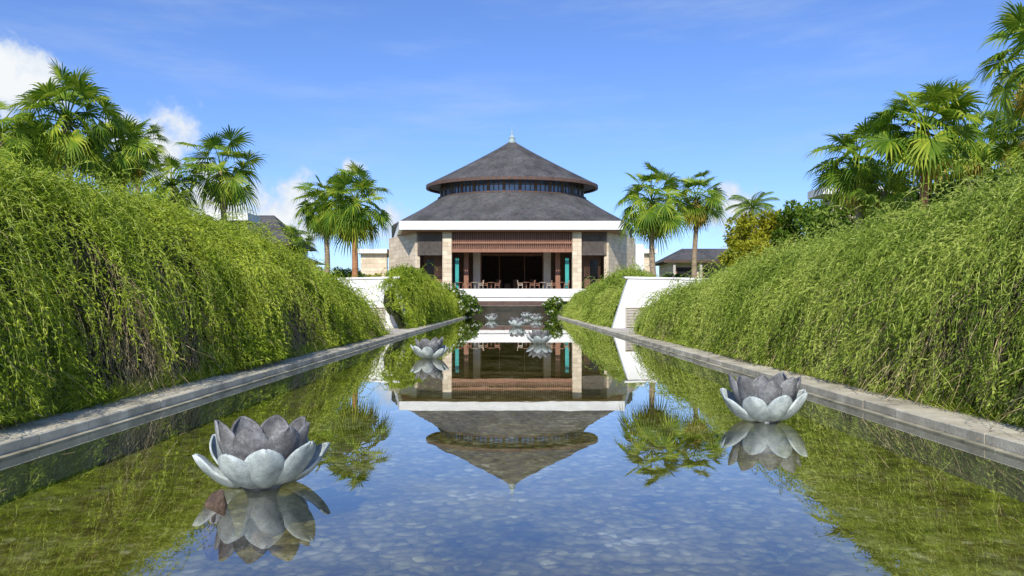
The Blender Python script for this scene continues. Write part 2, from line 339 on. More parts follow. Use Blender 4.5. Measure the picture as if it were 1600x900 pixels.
# ------------------------------------------------------------ hedges
PS=np.array([0,.15,.3,.45,.6,.75,.9,1.0]); PXb=np.array([9.2,8.2,7.1,6.2,5.5,5.05,4.78,4.66]); PZ=np.array([.74,.93,1.0,.95,.79,.52,.2,.03])
def vn(a,b,seed):
    r=np.random.default_rng(seed); o=0
    for k in range(7):
        f=.6*1.45**k; th=r.uniform(0,2*PI); o=o+np.sin((a*math.cos(th)+b*math.sin(th))*f+r.uniform(0,6.28))*(.9**k)
    return o/3.2
def hedge(side,label,mat,hy,hz,y0,y1,nstr,seed,pxs=PXb,K=16,gap=.0,lsc=1.0,nstem=3000,bias=.6,fine=1.0,nlong=1500,spread=.40,amp=1.0,gs=.36):
    r=np.random.default_rng(seed)
    hy=np.array(hy,float); hz=np.array(hz,float); Hm=hz.max()
    def surf(y,s):
        H=np.interp(y,hy,hz); e=np.clip(H/Hm*1.8,0,1)
        x=np.interp(s,PS,pxs); xc=(pxs[3]+pxs[5])/2; x=xc+(x-xc)*e
        return np.stack([side*x,y,np.interp(s,PS,PZ)*H+.06],-1)
    def nrm(y,s):
        a=surf(y,s-.02); b=surf(y,s+.02); t=b-a
        n=np.stack([-side*np.abs(t[:,2]),0*y,np.abs(t[:,0])],-1); n[:,0]*=np.sign(.35-s)*-1
        return unit(n),unit(t)
    def relief(y,s):
        return amp*(vn(y*1.0,s*4,seed+1)*.22+vn(y*4.2,s*2.0,seed+2)*.17+vn(y*10,s*8,seed+3)*.08)
    root=empty('creeper_hedge',(side*pxs[3],(y0+y1)/2,.04),label,'hedge')
    NY,NS=140,26
    Y=np.linspace(y0,y1,NY); S=np.linspace(0,1,NS); mb=MB()
    for yy in Y:
        ya=np.full(NS,yy); p=surf(ya,S); n,_=nrm(ya,S); q=p+n*(relief(ya,S)-.25)[:,None]; q[:,2]=np.maximum(q[:,2],.0)
        mb.v+=[tuple(a) for a in q]
    for j in range(NY-1):
        for i in range(NS-1): mb.f.append((j*NS+i,j*NS+i+1,(j+1)*NS+i+1,(j+1)*NS+i))
    mb.build('shaded_core',M['core'],root,smooth=True)
    a0,a1=y0**(1-bias),y1**(1-bias)
    def ysample(n): return (a0+(a1-a0)*r.uniform(0,1,n))**(1/(1-bias))
    ysr=ysample(nstr); s0=r.uniform(.06,.97,nstr)
    dens=vn(ysr*1.3,s0*6,seed+5)
    keep=(s0<gs+.02)|(r.uniform(0,1,nstr)<1-gap*np.clip(.60+dens*1.3,0,1)*np.clip((s0-gs)*3.2,0,1)); ysr,s0=ysr[keep],s0[keep]; m=len(ysr)
    drift=r.normal(0,.018,m); o0=r.uniform(-.06,.08,m)+r.exponential(.05,m); arch=r.uniform(.0,.18,m); sc=(ysr/10)**.4*lsc*r.uniform(.7,1.25,m)
    Vs=[]; St=[]; prev=None
    for k in range(K):
        s=np.minimum(s0+k*.0095*np.clip(sc,.8,2),1.02); y=np.clip(ysr+drift*k,y0,y1)
        p=surf(y,s); n,t=nrm(y,s)
        p=p+n*(relief(y,s)+o0+arch*math.sin(PI*k/K))[:,None]
        p[:,2]=np.maximum(p[:,2],.06)
        for q in range(2):
            A=t*.8+n*.34+r.normal(0,spread,(m,3))
            Vs.append(leaves(p+r.normal(0,.016,(m,3)),A,.068*sc*r.uniform(.5,1.4,m),.0076*fine*sc*r.uniform(.7,1.4,m)))
        if prev is not None and k%2==0:
            sel=r.uniform(0,1,m)<.5; St.append(ribbons(prev[sel],p[sel],.0033))
        if k%2==0: prev=p
    nl=nlong; yl=ysample(nl); sl=r.uniform(.2,.8,nl); p=surf(yl,sl); n,t=nrm(yl,sl); p=p+n*(relief(yl,sl)+r.uniform(.05,.2,nl))[:,None]
    d=unit(n*.7+np.array([0,0,.25])+r.normal(0,.4,(nl,3))); sc=(yl/10)**.35*lsc; stp=r.uniform(.035,.085,nl)*lsc
    for k in range(16):
        q=p+d*stp[:,None]; q[:,2]=np.maximum(q[:,2],.07)
        St.append(ribbons(p,q,.0028*sc))
        for _ in range(2):
            A=d+r.normal(0,.5,(nl,3)); Vs.append(leaves(q,A,.056*sc,.0075*sc))
        d=unit(d+np.array([0,0,-.24])+r.normal(0,.06,(nl,3))); p=q
    ns=nstr//4; ysr=ysample(ns); s=r.uniform(.12,.65,ns)
    p0=surf(ysr,s); n,t=nrm(ysr,s); p0=p0+n*(relief(ysr,s)+.05)[:,None]
    d=unit(n*.7+np.array([0,0,.6])+r.normal(0,.5,(ns,3))); ln=r.uniform(.08,.38,ns)*lsc
    sc=(ysr/10)**.4*lsc; pv=None
    for k in range(8):
        p=p0+d*(ln*k/7)[:,None]+np.array([0,0,-.22])*((k/7)**2*ln)[:,None]
        Vs.append(leaves(p,d*.7+r.normal(0,.5,(ns,3)),.058*sc,.0082*sc))
        if k in (0,4,7):
            if pv is not None: St.append(ribbons(pv,p,.003))
            pv=p
    quadmesh('foliage',np.concatenate(Vs),mat,root)
    quadmesh('vines',np.concatenate(St),M['vine'],root); St=[]
    ys2=ysample(nstem); s=.55+.41*r.uniform(0,1,nstem)**.5; p=surf(ys2,s); n,t=nrm(ys2,s); o=r.uniform(-.14,.08,nstem)+relief(ys2,s)
    cur=p+n*o[:,None]; dd=unit(t+r.normal(0,.22,(nstem,3)))
    for k in range(5):
        dd=unit(dd+r.normal(0,.22,(nstem,3))+np.array([0,0,-.2])); nx_=cur+dd*r.uniform(.08,.26,nstem)[:,None]; nx_[:,2]=np.maximum(nx_[:,2],.05)
        St.append(ribbons(cur,nx_,.0028)); cur=nx_
    quadmesh('stems',np.concatenate(St),M['stem'],root)
    return root
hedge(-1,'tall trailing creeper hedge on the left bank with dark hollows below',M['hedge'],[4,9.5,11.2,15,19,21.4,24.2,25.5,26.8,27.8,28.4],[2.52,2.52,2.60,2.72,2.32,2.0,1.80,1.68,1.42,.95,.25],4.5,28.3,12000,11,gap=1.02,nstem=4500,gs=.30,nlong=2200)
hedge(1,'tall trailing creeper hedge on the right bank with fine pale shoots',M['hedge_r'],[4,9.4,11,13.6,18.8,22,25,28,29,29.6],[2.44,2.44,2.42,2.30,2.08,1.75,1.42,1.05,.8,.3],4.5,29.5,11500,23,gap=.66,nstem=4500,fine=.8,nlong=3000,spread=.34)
PX2=np.array([8.2,7.4,6.6,6.0,5.5,5.1,4.8,4.62]); PX3=np.array([6.1,5.95,5.65,5.35,5.1,4.9,4.74,4.62])
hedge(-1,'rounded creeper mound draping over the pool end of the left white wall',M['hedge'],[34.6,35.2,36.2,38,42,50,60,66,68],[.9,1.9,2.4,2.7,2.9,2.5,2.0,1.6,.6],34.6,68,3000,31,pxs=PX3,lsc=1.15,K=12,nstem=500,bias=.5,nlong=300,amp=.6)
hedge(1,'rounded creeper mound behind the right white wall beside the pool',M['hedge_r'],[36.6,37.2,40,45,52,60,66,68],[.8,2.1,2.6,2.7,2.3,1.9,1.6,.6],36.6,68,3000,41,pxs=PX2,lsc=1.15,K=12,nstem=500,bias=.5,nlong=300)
for side,lab in ((-1,'left'),(1,'right')):
    n=9000; y=4.5+23.5*rng.uniform(0,1,n)**1.5; x=side*(4.54+np.abs(rng.normal(0,.14,n))); P=np.stack([x,y,np.full(n,.06)],-1)
    A=np.stack([-side*rng.uniform(-.2,.9,n),rng.normal(0,.4,n),rng.uniform(.2,1,n)],-1)
    o=quadmesh('grass_verge',leaves(P,A,rng.uniform(.07,.24,n)*(1.5 if side<0 else 1),.006),M['grass'])
    tag(o,f'loose grass tufts spilling over the {lab} coping','grass',kind='stuff')

# ------------------------------------------------------------ white walls with louvre vents
for side,lab,vx0,vx1 in ((-1,'white retaining wall with louvre vent left of the pool',5.95,7.3),(1,'white retaining wall with louvre vent right of the pool',5.3,6.8)):
    root=empty('retaining_wall',(side*8,36.2,.04),lab,'wall')
    pr=[(4.7,.0),(16,.0),(16,2.15),(9.2,2.32),(5.45,2.4)]
    a=[(side*x,36.0,z) for x,z in pr]; b=[(side*x,36.5,z) for x,z in pr]
    MB().hexa(a,b).build('wall_panel',M['white'],root)
    cp=MB(); q=[(5.3,2.402),(9.2,2.322),(16,2.152),(16,2.24),(9.2,2.41),(5.25,2.49)]
    cp.hexa([(side*x,35.94,z) for x,z in q],[(side*x,36.56,z) for x,z in q]); cp.build('coping_cap',M['white'],root)
    x0,x1=sorted((side*vx0,side*vx1)); fr=MB()
    fr.box(x0,x1,35.93,35.997,1.0,1.05); fr.box(x0,x0+.05,35.93,35.997,.09,1.0); fr.box(x1-.05,x1,35.93,35.997,.09,1.0)
    v=fr.build('vent',M['vent'],root)
    sl=MB()
    for i in range(12):
        z=.12+i*.072
        sl.hexa([(x0+.05,35.94,z),(x1-.05,35.94,z),(x1-.05,35.985,z+.04),(x0+.05,35.985,z+.04)],[(x0+.05,35.94,z+.02),(x1-.05,35.94,z+.02),(x1-.05,35.985,z+.06),(x0+.05,35.985,z+.06)])
    sl.build('louvre_slats',M['vent'],v)
    MB().box(x0+.051,x1-.051,35.99,35.996,.09,.999).build('vent_opening',M['wood_w'],v)

# ------------------------------------------------------------ lotus sculptures
def petal_mesh(L,W,e0,e1,r0,seed,mat):
    NU,NV=20,12; bm=bmesh.new(); grid=[]
    r=r0; z=0.0; du=L/NU; pts=[]
    for i in range(NU+1):
        u=i/NU; e=e0+(e1-e0)*u**1.0; pts.append((r,z,e)); r+=math.cos(e)*du; z+=math.sin(e)*du
    for i in range(NU+1):
        u=i/NU; rr_,zz,e=pts[i]
        q=(.04+.96*u)**1.12
        w=W*max(0.0,1-abs(2*q-1)**2.5)**.55
        if u>.9: w*=1-.10*((u-.9)/.1)
        if i==NU: w=W*.14
        row=[]
        for j in range(NV+1):
            v=-1+2*j/NV; cup=.46*w*v*v
            nx_,nz_=-math.sin(e),math.cos(e)
            rip=.004*math.sin(v*5+seed*2)*u+.003*math.sin(u*9+v*3+seed)
            row.append(bm.verts.new((rr_+nx_*(cup+rip),w*v,zz+nz_*(cup+rip))))
        grid.append(row)
    for i in range(NU):
        for j in range(NV): bm.faces.new((grid[i][j],grid[i+1][j],grid[i+1][j+1],grid[i][j+1]))
    bmesh.ops.recalc_face_normals(bm,faces=bm.faces)
    bmesh.ops.solidify(bm,geom=list(bm.faces),thickness=.012)
    bmesh.ops.recalc_face_normals(bm,faces=bm.faces)
    me=bpy.data.meshes.new('petal'); bm.to_mesh(me); bm.free(); me.materials.append(mat)
    me.polygons.foreach_set('use_smooth',[True]*len(me.polygons)); return me
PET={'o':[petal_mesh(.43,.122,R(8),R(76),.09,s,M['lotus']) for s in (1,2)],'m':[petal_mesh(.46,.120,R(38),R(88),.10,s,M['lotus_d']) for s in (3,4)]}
def lotus(px,py,label,sc,rot,tilt=(0,0)):
    D=F*CH/(py-HY); root=empty('lotus_sculpture',(wx(px,D),D,-.32),label,'sculpture')
    lo=root.location
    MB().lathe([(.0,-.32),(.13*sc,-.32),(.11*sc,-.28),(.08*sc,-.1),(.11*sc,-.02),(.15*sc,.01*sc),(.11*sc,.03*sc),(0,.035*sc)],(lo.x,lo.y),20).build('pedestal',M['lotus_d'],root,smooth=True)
    rr=random.Random(int(px))
    for kind,n,ph,zo in (('o',8,0,-.012),('m',8,.5,.01)):
        for k in range(n):
            o=bpy.data.objects.new('petal',PET[kind][k%2]); C.objects.link(o); o.parent=root
            s=sc*rr.uniform(.93,1.05); o.location=(0,0,.32+zo*sc); o.scale=(s,s*rr.uniform(.97,1.08),s)
            o.rotation_euler=(rr.uniform(-.07,.07)+tilt[0],rr.uniform(-.10,.07)+tilt[1],rot+ (k+ph)*2*PI/n+rr.uniform(-.08,.08))
    return root
lotus(410,757,'grey lotus sculpture nearest the camera, beside a brown rock',1.08,R(-112))
lotus(1195,657,'grey lotus sculpture by the right coping, second nearest',1.14,R(-80))
lotus(671,560,'grey lotus sculpture left of the pool centre line, third nearest',1.06,R(-90))
lotus(843,537,'grey lotus sculpture right of the centre line, standing before the far cluster',1.0,R(-60))
lotus(808,511,'far grey lotus sculpture nearest the pool centre line',1.25,R(-20))
lotus(768,501,'far grey lotus sculpture left of the pool centre line, under the flowering shrub',1.25,R(-50))
lotus(838,501,'far grey lotus sculpture on the right, level with the left far one',1.25,R(-90))
lotus(822,496,'smallest farthest grey lotus sculpture at the foot of the steps',1.25,R(-75))
def rock(name,label,x,y,z,s,sq,seed):
    rr=random.Random(seed); bm=bmesh.new(); bmesh.ops.create_icosphere(bm,subdivisions=4,radius=1)
    dirs=[(Vector((rr.gauss(0,1),rr.gauss(0,1),rr.gauss(0,1))).normalized(),rr.uniform(.5,.85)) for _ in range(15)]
    for v in bm.verts:
        p=v.co.copy()
        for d,h in dirs:
            t=p.dot(d)
            if t>h: p-=d*(t-h)
        p*=1+rr.uniform(-.015,.015); v.co=Vector((p.x*s*sq[0],p.y*s*sq[1],p.z*s*sq[2]))
    me=bpy.data.meshes.new(name); bm.to_mesh(me); bm.free(); me.materials.append(M['rock'])
    o=bpy.data.objects.new(name,me); C.objects.link(o); o.location=(x,y,z); tag(o,label,'rock')
rock('rock','brown rock standing out of the water left of the nearest lotus',-1.755,4.60,-.10,.31,(.36,.36,.85),5)
rock('rock','small rock under water below the nearest lotus',-1.53,4.66,-.24,.12,(.7,.7,.7),8)

# ------------------------------------------------------------ main pavilion
Cc=(0,101); KY=.75
root=empty('round_roofed_pavilion',(0,82,2.6),'large pavilion with two tier round grey shingle roof at the far end of the pool','building')
pr=[(.42,22.5)]
for i in range(1,15):
    t=i/14; pr.append((.42+10.78*t,22.5-5.85*(t**.93)))
up=MB().lathe(pr,Cc,96,KY).build('upper_roof',M['shingle'],root,smooth=False)
MB().lathe([(10.9,16.22),(11.28,16.24),(11.28,16.64),(10.9,16.6)],Cc,96,KY,True).build('eave_rim',M['rim'],up)
MB().lathe([(10.95,16.4),(9.3,16.8)],Cc,96,KY).build('upper_soffit',M['rim'],up)
MB().lathe([(.5,22.3),(.5,22.6),(.4,22.66),(.4,22.95),(.46,23.0),(.3,23.2),(.12,23.35),(.09,23.5),(.14,23.62),(.06,23.8),(.045,24.4),(0,24.6)],Cc,20).build('finial',M['metal_pale'],root)
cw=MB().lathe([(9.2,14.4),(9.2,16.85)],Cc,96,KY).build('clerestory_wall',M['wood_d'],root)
n=30
for k in range(n):
    a0=2*PI*(k+.08)/n; a1=2*PI*(k+.92)/n
    if math.sin((a0+a1)/2)>.3: continue
    P=[(9.32*math.cos(a),101+KY*9.32*math.sin(a)) for a in (a0,(a0+a1)/2,a1)]
    w=MB()
    w.add([(p[0],p[1],14.9) for p in P]+[(p[0],p[1],16.5) for p in P],[(0,1,4,3),(1,2,5,4)]); w.build('clerestory_window',M['blue_glass'],cw)
fm=MB()
for k in range(n*3):
    a=2*PI*k/(n*3); r=9.38; hw=.20 if k%3==0 else .05
    if math.sin(a)>.3: continue
    c=Vector((r*math.cos(a),101+KY*r*math.sin(a))); t=Vector((-math.sin(a),KY*math.cos(a))).normalized()*hw; nn=Vector((t.y,-t.x)).normalized()*.06
    fm.prism([(c.x-t.x,c.y-t.y),(c.x+t.x,c.y+t.y),(c.x+t.x+nn.x,c.y+t.y+nn.y),(c.x-t.x+nn.x,c.y-t.y+nn.y)],14.8,16.6)
fm.lathe([(9.36,15.85),(9.5,15.85),(9.5,15.95),(9.36,15.95)],Cc,96,KY,True)
fm.build('clerestory_frame',M['wood_d'],cw)
pr=[(9.25,15.0),(9.55,14.98),(10.4,14.4),(11.4,13.75),(12.5,13.1),(13.6,12.5),(14.6,11.95),(15.4,11.5),(15.75,11.25),(15.7,9.7)]
MB().lathe(pr,Cc,128,KY).build('lower_roof',M['shingle'],root)
MB().lathe([(9.3,14.93),(9.75,14.88),(9.75,15.02),(9.3,15.05)],Cc,96,KY,True).build('ridge_trim',M['rim'],root)
slab=[(-11.6,79),(11.6,79),(16.2,104),(16.2,124),(-16.2,124),(-16.2,104)]
MB().prism(slab,8.85,9.75).build('roof_slab',M['white'],root)
sof=[(-11.3,79.3),(11.3,79.3),(15.8,104),(15.8,123),(-15.8,123),(-15.8,104)]
MB().prism(sof,8.72,8.847).build('soffit',M['wood'],root)
MB().box(-11.5,11.5,80.0,80.4,1.4,2.75).box(-15,15,80.41,112,2.0,2.745).build('podium',M['floor'],root)
MB().box(-11.6,11.6,79.70,79.998,1.93,2.78).box(-11.5,11.5,79.82,79.996,1.5,1.927).build('podium_edge',M['white'],root)
for s in (-1,1):
    MB().box(*sorted((s*6.3,s*7.25)),80.05,81,2.75,8.71).build('stone_pillar',M['lime'],root)
    MB().box(*sorted((s*3.55,s*4.35)),86,86.8,2.75,8.71).build('inner_column',M['floor'],root)
    MB().wall((s*9.9,80.6),(s*13.9,88.2),.5,2.4,8.71).build('side_wall',M['lime'],root)
    sc=MB()
    for i in range(24):
        x=s*(7.4+i*.107); sc.box(x-.03,x+.03,80.4,80.52,6.35,8.71)
    sc.box(*sorted((s*7.3,s*9.9)),80.525,80.6,6.3,6.45); sc.build('side_screen',M['grey_slat'],root)
    MB().box(*sorted((s*7.4,s*9.6)),83.5,83.7,2.75,8.71).build('side_door_panel',M['wood_w'],root)
    MB().box(*sorted((s*8.5,s*9.3)),83.42,83.49,2.75,6.0).build('side_opening',M['dark_glass'],root)
    MB().box(*sorted((s*5.65,s*6.05)),81.6,81.68,2.75,6.1).build('teal_panel',M['teal'],root)
    MB().box(*sorted((s*4.7,s*5.2)),83,83.2,2.75,6.8).build('timber_jamb',M['wood'],root)
sc=MB()
for i in range(64):
    x=-6.2+i*12.4/63; sc.box(x-.04,x+.04,80.2,80.3,6.75,8.71)
sc.build('slat_screen',M['wood'],root)
MB().box(-6.29,6.29,80.1,80.195,7.5,7.7).build('screen_rail',M['wood'],root)
MB().box(-6.29,6.29,80.1,80.195,6.6,6.95).build('screen_beam',M['wood'],root)
MB().box(-6.29,6.29,80.42,80.48,6.95,8.71).build('screen_backing',M['rim'],root)
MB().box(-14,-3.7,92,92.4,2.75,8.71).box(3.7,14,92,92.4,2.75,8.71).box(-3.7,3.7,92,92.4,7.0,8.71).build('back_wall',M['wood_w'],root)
fr=MB().box(-3.9,-3.6,91.8,91.99,2.75,7.2).box(3.6,3.9,91.8,91.99,2.75,7.2).box(-3.6,3.6,91.8,91.99,6.95,7.2)
for x in (-1.5,1.5): fr.box(x-.05,x+.05,91.85,91.97,2.75,6.95)
fr.build('door_frame',M['wood'],root)
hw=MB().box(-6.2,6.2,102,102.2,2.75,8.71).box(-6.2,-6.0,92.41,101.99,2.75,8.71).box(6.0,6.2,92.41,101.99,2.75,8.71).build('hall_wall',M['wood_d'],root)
ib=MB()
for i in range(6): ib.box(-3.0+i*1.05,-2.3+i*1.05,94,94.6,2.75,3.7+.5*(i%2))
ib.build('hall_counter',M['wood'],root)
for s in (-1,1):
    xo=17.4 if s<0 else 16.3
    MB().box(*sorted((s*14.4,s*xo)),88.3,88.9,2.5,7.0).build('wing_wall',M['lime'],root)
    MB().box(*sorted((s*14.3,s*(xo+.3))),87.7,96,7.002,7.5).build('wing_slab',M['white'],root)
MB().box(13.2,14.1,82,83,2.5,7.6).build('white_pier',M['white'],root)
def chair_bm(x,y,rz):
    mb=MB(); z=2.755
    mb.box(-.25,.25,-.25,.25,.40,.48); mb.hexa([(-.25,.20,.48),(.25,.20,.48),(.25,.27,.48),(-.25,.27,.48)],[(-.25,.28,.95),(.25,.28,.95),(.25,.34,.95),(-.25,.34,.95)])
    for sx in (-1,1):
        for sy in (-1,1): mb.box(sx*.22-.025,sx*.22+.025,sy*.22-.025,sy*.22+.025,0,.4)
        mb.box(sx*.27-.025,sx*.27+.025,-.22,.26,.62,.66)
        mb.box(sx*.27-.02,sx*.27+.02,-.22,-.17,.44,.62)
    c,s=math.cos(rz),math.sin(rz); mb.v=[(a*c-b*s+x,a*s+b*c+y,zz+z) for a,b,zz in mb.v]; return mb
k=0
ORD=['leftmost','second from left','third from left','third from right','second from right','rightmost']
for ti,tx in enumerate((-5.6,-3.9,-2.2,1.5,3.3,5.1)):
    ty=80.95 if ti%2 else 81.5
    tb=MB(); tb.lathe([(0,3.46),(.42,3.46),(.42,3.5),(0,3.5)],(tx,ty),18); tb.lathe([(.04,3.46),(.04,2.8),(.25,2.78),(.25,2.757),(0,2.757)],(tx,ty),10)
    wt=ORD[ti]
    tag(tb.build('terrace_table',M['cream'] if ti%3==1 else M['wood'],None,origin=(tx,ty,2.755)),f'{wt} of the six round tables on the terrace under the slat screen','table')
    for dx,rz,w2 in ((-.62,R(90),'left'),(.62,R(-90),'right')):
        m=M['wood'] if k%3 else M['cream']
        tag(chair_bm(tx+dx,ty,rz).build('terrace_chair',m,None,origin=(tx+dx,ty,2.755)),f'{"brown" if k%3 else "tan"} armchair on the {w2} of the {wt} terrace table','chair'); k+=1

# ------------------------------------------------------------ low buildings
def hip_house(label,x0,x1,y0,y1,z0,ze,zr,wallmat,oh=.9,name='low_pavilion'):
    r=empty(name,((x0+x1)/2,(y0+y1)/2,z0),label,'building')
    MB().box(x0,x1,y0,y1,z0,ze).build('wall',wallmat,r)
    X0,X1,Y0,Y1=x0-oh,x1+oh,y0-oh,y1+oh; h=min(X1-X0,Y1-Y0)/2; ym=(Y0+Y1)/2; xm=(X0+X1)/2
    if X1-X0>Y1-Y0: a,b=(X0+h*.6,ym,zr),(X1-h*.6,ym,zr)
    else: a,b=(xm,Y0+h,zr),(xm,Y1-h,zr)
    z=ze+.02
    m=MB()
    if X1-X0>Y1-Y0: m.add([(X0,Y0,z),(X1,Y0,z),(X1,Y1,z),(X0,Y1,z),a,b],[(0,1,5,4),(1,2,5),(2,3,4,5),(3,0,4),(3,2,1,0)])
    else: m.add([(X0,Y0,z),(X1,Y0,z),(X1,Y1,z),(X0,Y1,z),a,b],[(0,1,4),(1,2,5,4),(2,3,5),(3,0,4,5),(3,2,1,0)])
    rf=m.build('roof',M['shingle'],r)
    MB().box(X0-.03,X1+.03,Y0-.03,Y0,z-.12,z+.1).build('fascia',M['wood_d'],rf)
    n=max(2,int((x1-x0)/2)); w=(x1-x0)/n
    for i in range(n):
        a_=x0+i*w+.35; b_=x0+(i+1)*w-.35; zs=z0+.9; zt=min(ze-.5,z0+2.2)
        f=MB().box(a_-.08,a_,y0-.06,y0-.003,zs,zt).box(b_,b_+.08,y0-.06,y0-.003,zs,zt).box(a_-.08,b_+.08,y0-.06,y0-.003,zt,zt+.08).box(a_-.08,b_+.08,y0-.06,y0-.003,zs-.08,zs).build('window',M['wood'],r)
        MB().box(a_,b_,y0-.03,y0-.002,zs,zt).build('pane',M['dark_glass'],f)
    for i in range(n+1):
        x=x0+(x1-x0)*i/n; MB().box(x-.1,x+.1,y0-.7,y0-.5,z0-.15,ze).build('post',M['floor'],r)
    return r
hip_house('low pavilion with grey hip roof and posts right of the main pavilion',13.6,22.5,65,71,2.45,4.75,6.1,M['lime'])
hip_house('grey hip roofed house behind the left palms',-25.5,-18.0,60,66.5,2.45,5.8,8.5,M['lime'])
hip_house('dark low roofed house between the left palms and pavilion',-28,-20.4,72,80,2.45,5.3,7.4,M['lime'])
def villa(label,x0,x1,y0,y1,z0,z1,sl):
    r=empty('flat_roofed_villa',((x0+x1)/2,(y0+y1)/2,z0),label,'building')
    MB().box(x0+.8,x1-.8,y0+.5,y1,z0,z1-sl).build('wall',M['lime'],r)
    MB().box(x0,x1,y0,y1+.3,z1-sl+.003,z1).build('roof_slab',M['white'],r)
    n=max(2,int((x1-x0)/2.5)); w=(x1-x0-2)/n
    for i in range(n):
        for zb in (z0+.8,z0+3.6):
            if zb+1.9>z1-sl: continue
            a_=x0+1+i*w+.2; b_=a_+w-.4
            f=MB().box(a_,b_,y0+.44,y0+.497,zb,zb+1.8).build('window',M['wood'],r)
            MB().box(a_+.1,b_-.1,y0+.40,y0+.438,zb+.1,zb+1.7).build('pane',M['dark_glass'],f)
villa('white slab roofed villa behind the left fan palms',-23.5,-17.2,50,52.2,2.4,7.15,.5)
villa('white slab roofed villa behind the right hedge palms',18.2,25,45,47,2.4,8.1,.45)
villa('tall white slab roofed villa at the far right edge behind palms',24.2,33,36,38,2.4,9.5,.5)

# ------------------------------------------------------------ palms
def fan_leaf(mb,hub,f,s,u,r,rr,droop,nseg=26,half=R(134),fat=.46):
    dth=2*half/nseg
    for k in range(nseg):
        a=-half+(k+.5)*dth; c=math.cos(a); sn=math.sin(a)
        L=r*(.74+.26*math.cos(a*.62))*rr.uniform(.84,1.12)
        d=f*c+s*sn; pd=s*c-f*sn; w=L*fat*math.tan(dth/2)
        fold=u*(.10*r*abs(sn)) ; z=(1 if k%2 else -1)*.018*r
        m1=hub+d*(L*.46)+fold; l=m1+pd*w+u*z; q=m1-pd*w-u*z
        m2=hub+d*(L*.74)+fold*1.1-Vector((0,0,1))*(droop*.25*r); l2=m2+pd*w*.62; q2=m2-pd*w*.62
        tip=hub+d*(L*1.0)+fold-Vector((0,0,1))*(droop*r*rr.uniform(.6,1.6))
        mb.add([hub,q,l,l2,q2,tip],[(0,1,2),(2,1,4,3),(3,4,5)])
def fan_palm(px,py,D,Rr,label,seed,n=26,lean=0,mat='trunk',dry=4,low=-50,fat=.50,fan=.46):
    rr=random.Random(seed); x=wx(px,D); zc=wz(py,D); x0=x+lean; z0=gz(x0,D)
    root=empty('fan_palm',(x0,D,z0),label,'palm tree')
    pts=[];rad=[]
    for i in range(9):
        t=i/8; pts.append((x0+(x-x0)*t**1.4+.05*math.sin(t*5+seed),D+.04*math.cos(t*4+seed),z0-.1+(zc-z0+.1)*t)); rad.append((.17-.055*t+(.06 if i==0 else 0))*(Rr/2)**.5)
    MB().tube(pts,rad,10).build('trunk',M[mat],root,smooth=True)
    cr=MB(); dr=MB(); top=Vector((x,D,zc))
    def frond(mb,az,el,pl,fr_,droop):
        d=Vector((math.cos(az)*math.cos(el),math.sin(az)*math.cos(el),math.sin(el)))
        st=top+d*.08+Vector((0,0,rr.uniform(-.1,.15))); mid=st+d*pl*.55; e2=el-.2-rr.uniform(0,.3)
        d2=Vector((math.cos(az)*math.cos(e2),math.sin(az)*math.cos(e2),math.sin(e2))); hub=mid+d2*pl*.5
        mb.tube([st,mid,hub],[.03,.022,.014],5)
        e3=e2-rr.uniform(.0,.6); f=Vector((math.cos(az)*math.cos(e3),math.sin(az)*math.cos(e3),math.sin(e3)))
        s=Vector((-math.sin(az),math.cos(az),0)); s=(s+f.cross(s)*rr.uniform(-.8,.8)).normalized(); u=s.cross(f)*-1
        if u.z<0: u=-u
        fan_leaf(mb,hub,f,s,u,fr_,rr,droop,fat=fat)
    for k in range(n):
        t=(k+.5)/n; el=R(86)-t**.85*(R(86)-R(low)); az=k*2.39996+rr.uniform(-.3,.3)
        frond(cr,az,el,Rr*(1.02-fan)*rr.uniform(.55,1.2),Rr*fan*rr.uniform(.8,1.15),.12+.30*t)
    for k in range(dry): frond(dr,rr.uniform(0,6.28),R(rr.uniform(-70,-35)),Rr*.42,Rr*.42,.3)
    cr.build('crown',M['palm'],root)
    if dry: dr.build('dry_fronds',M['palm_dry'],root)
    return root
fan_palm(105,190,27,2.05,'tall full fan palm at the upper left, biggest of the left cluster',1,38,.3)
fan_palm(2,215,24,1.6,'fan palm cut by the left edge of the picture',2,30,-.2,dry=8)
fan_palm(183,242,29,1.65,'fan palm with yellowing fronds right of the biggest left palm',3,32,.2,dry=12)
fan_palm(60,240,31,1.6,'lower fan palm half hidden behind the biggest left palm',14,28,.1,dry=8)
fan_palm(215,228,38,1.6,'slim fan palm rising behind the yellowing left palm',21,24,.1,dry=3)
fan_palm(268,290,34,1.7,'low fan palm behind the left hedge crest, left of the leaning one',4,30,.1,dry=2)
fan_palm(345,268,36,2.2,'loose fan palm above the end of the left hedge crest',5,26,.3,dry=2,fat=.46)
fan_palm(508,322,46,2.25,'left palm of the pair left of the pavilion',6,34,.1,fat=.48,fan=.44)
fan_palm(556,318,44,2.55,'right palm of the pair left of the pavilion',7,38,-.1,mat='trunk_sunlit',fat=.48,dry=5,fan=.44)
fan_palm(462,378,62,1.9,'small distant fan palm left of the palm pair',8,24,0,dry=2,fat=.46)
fan_palm(1018,316,46,2.55,'left palm of the pair right of the pavilion',9,38,.1,fat=.48,dry=5,fan=.44)
fan_palm(1088,312,48,2.2,'right palm of the pair right of the pavilion',10,34,-.1,fat=.48,fan=.44)
fan_palm(1445,205,26,2.05,'tall fan palm with trunk tinted sunlit orange above the right hedge',11,38,-.1,mat='trunk_sunlit',low=-36,dry=4)
fan_palm(1340,258,30,2.1,'fan palm left of the sunlit orange trunked palm on the right bank',12,32,.1,dry=6)
fan_palm(1382,300,28,1.3,'lower fan palm between the two tall right bank palms',13,22,.1,dry=5)
fan_palm(1515,225,31,1.7,'fan palm behind and right of the sunlit orange trunked palm',17,28,0,dry=5)
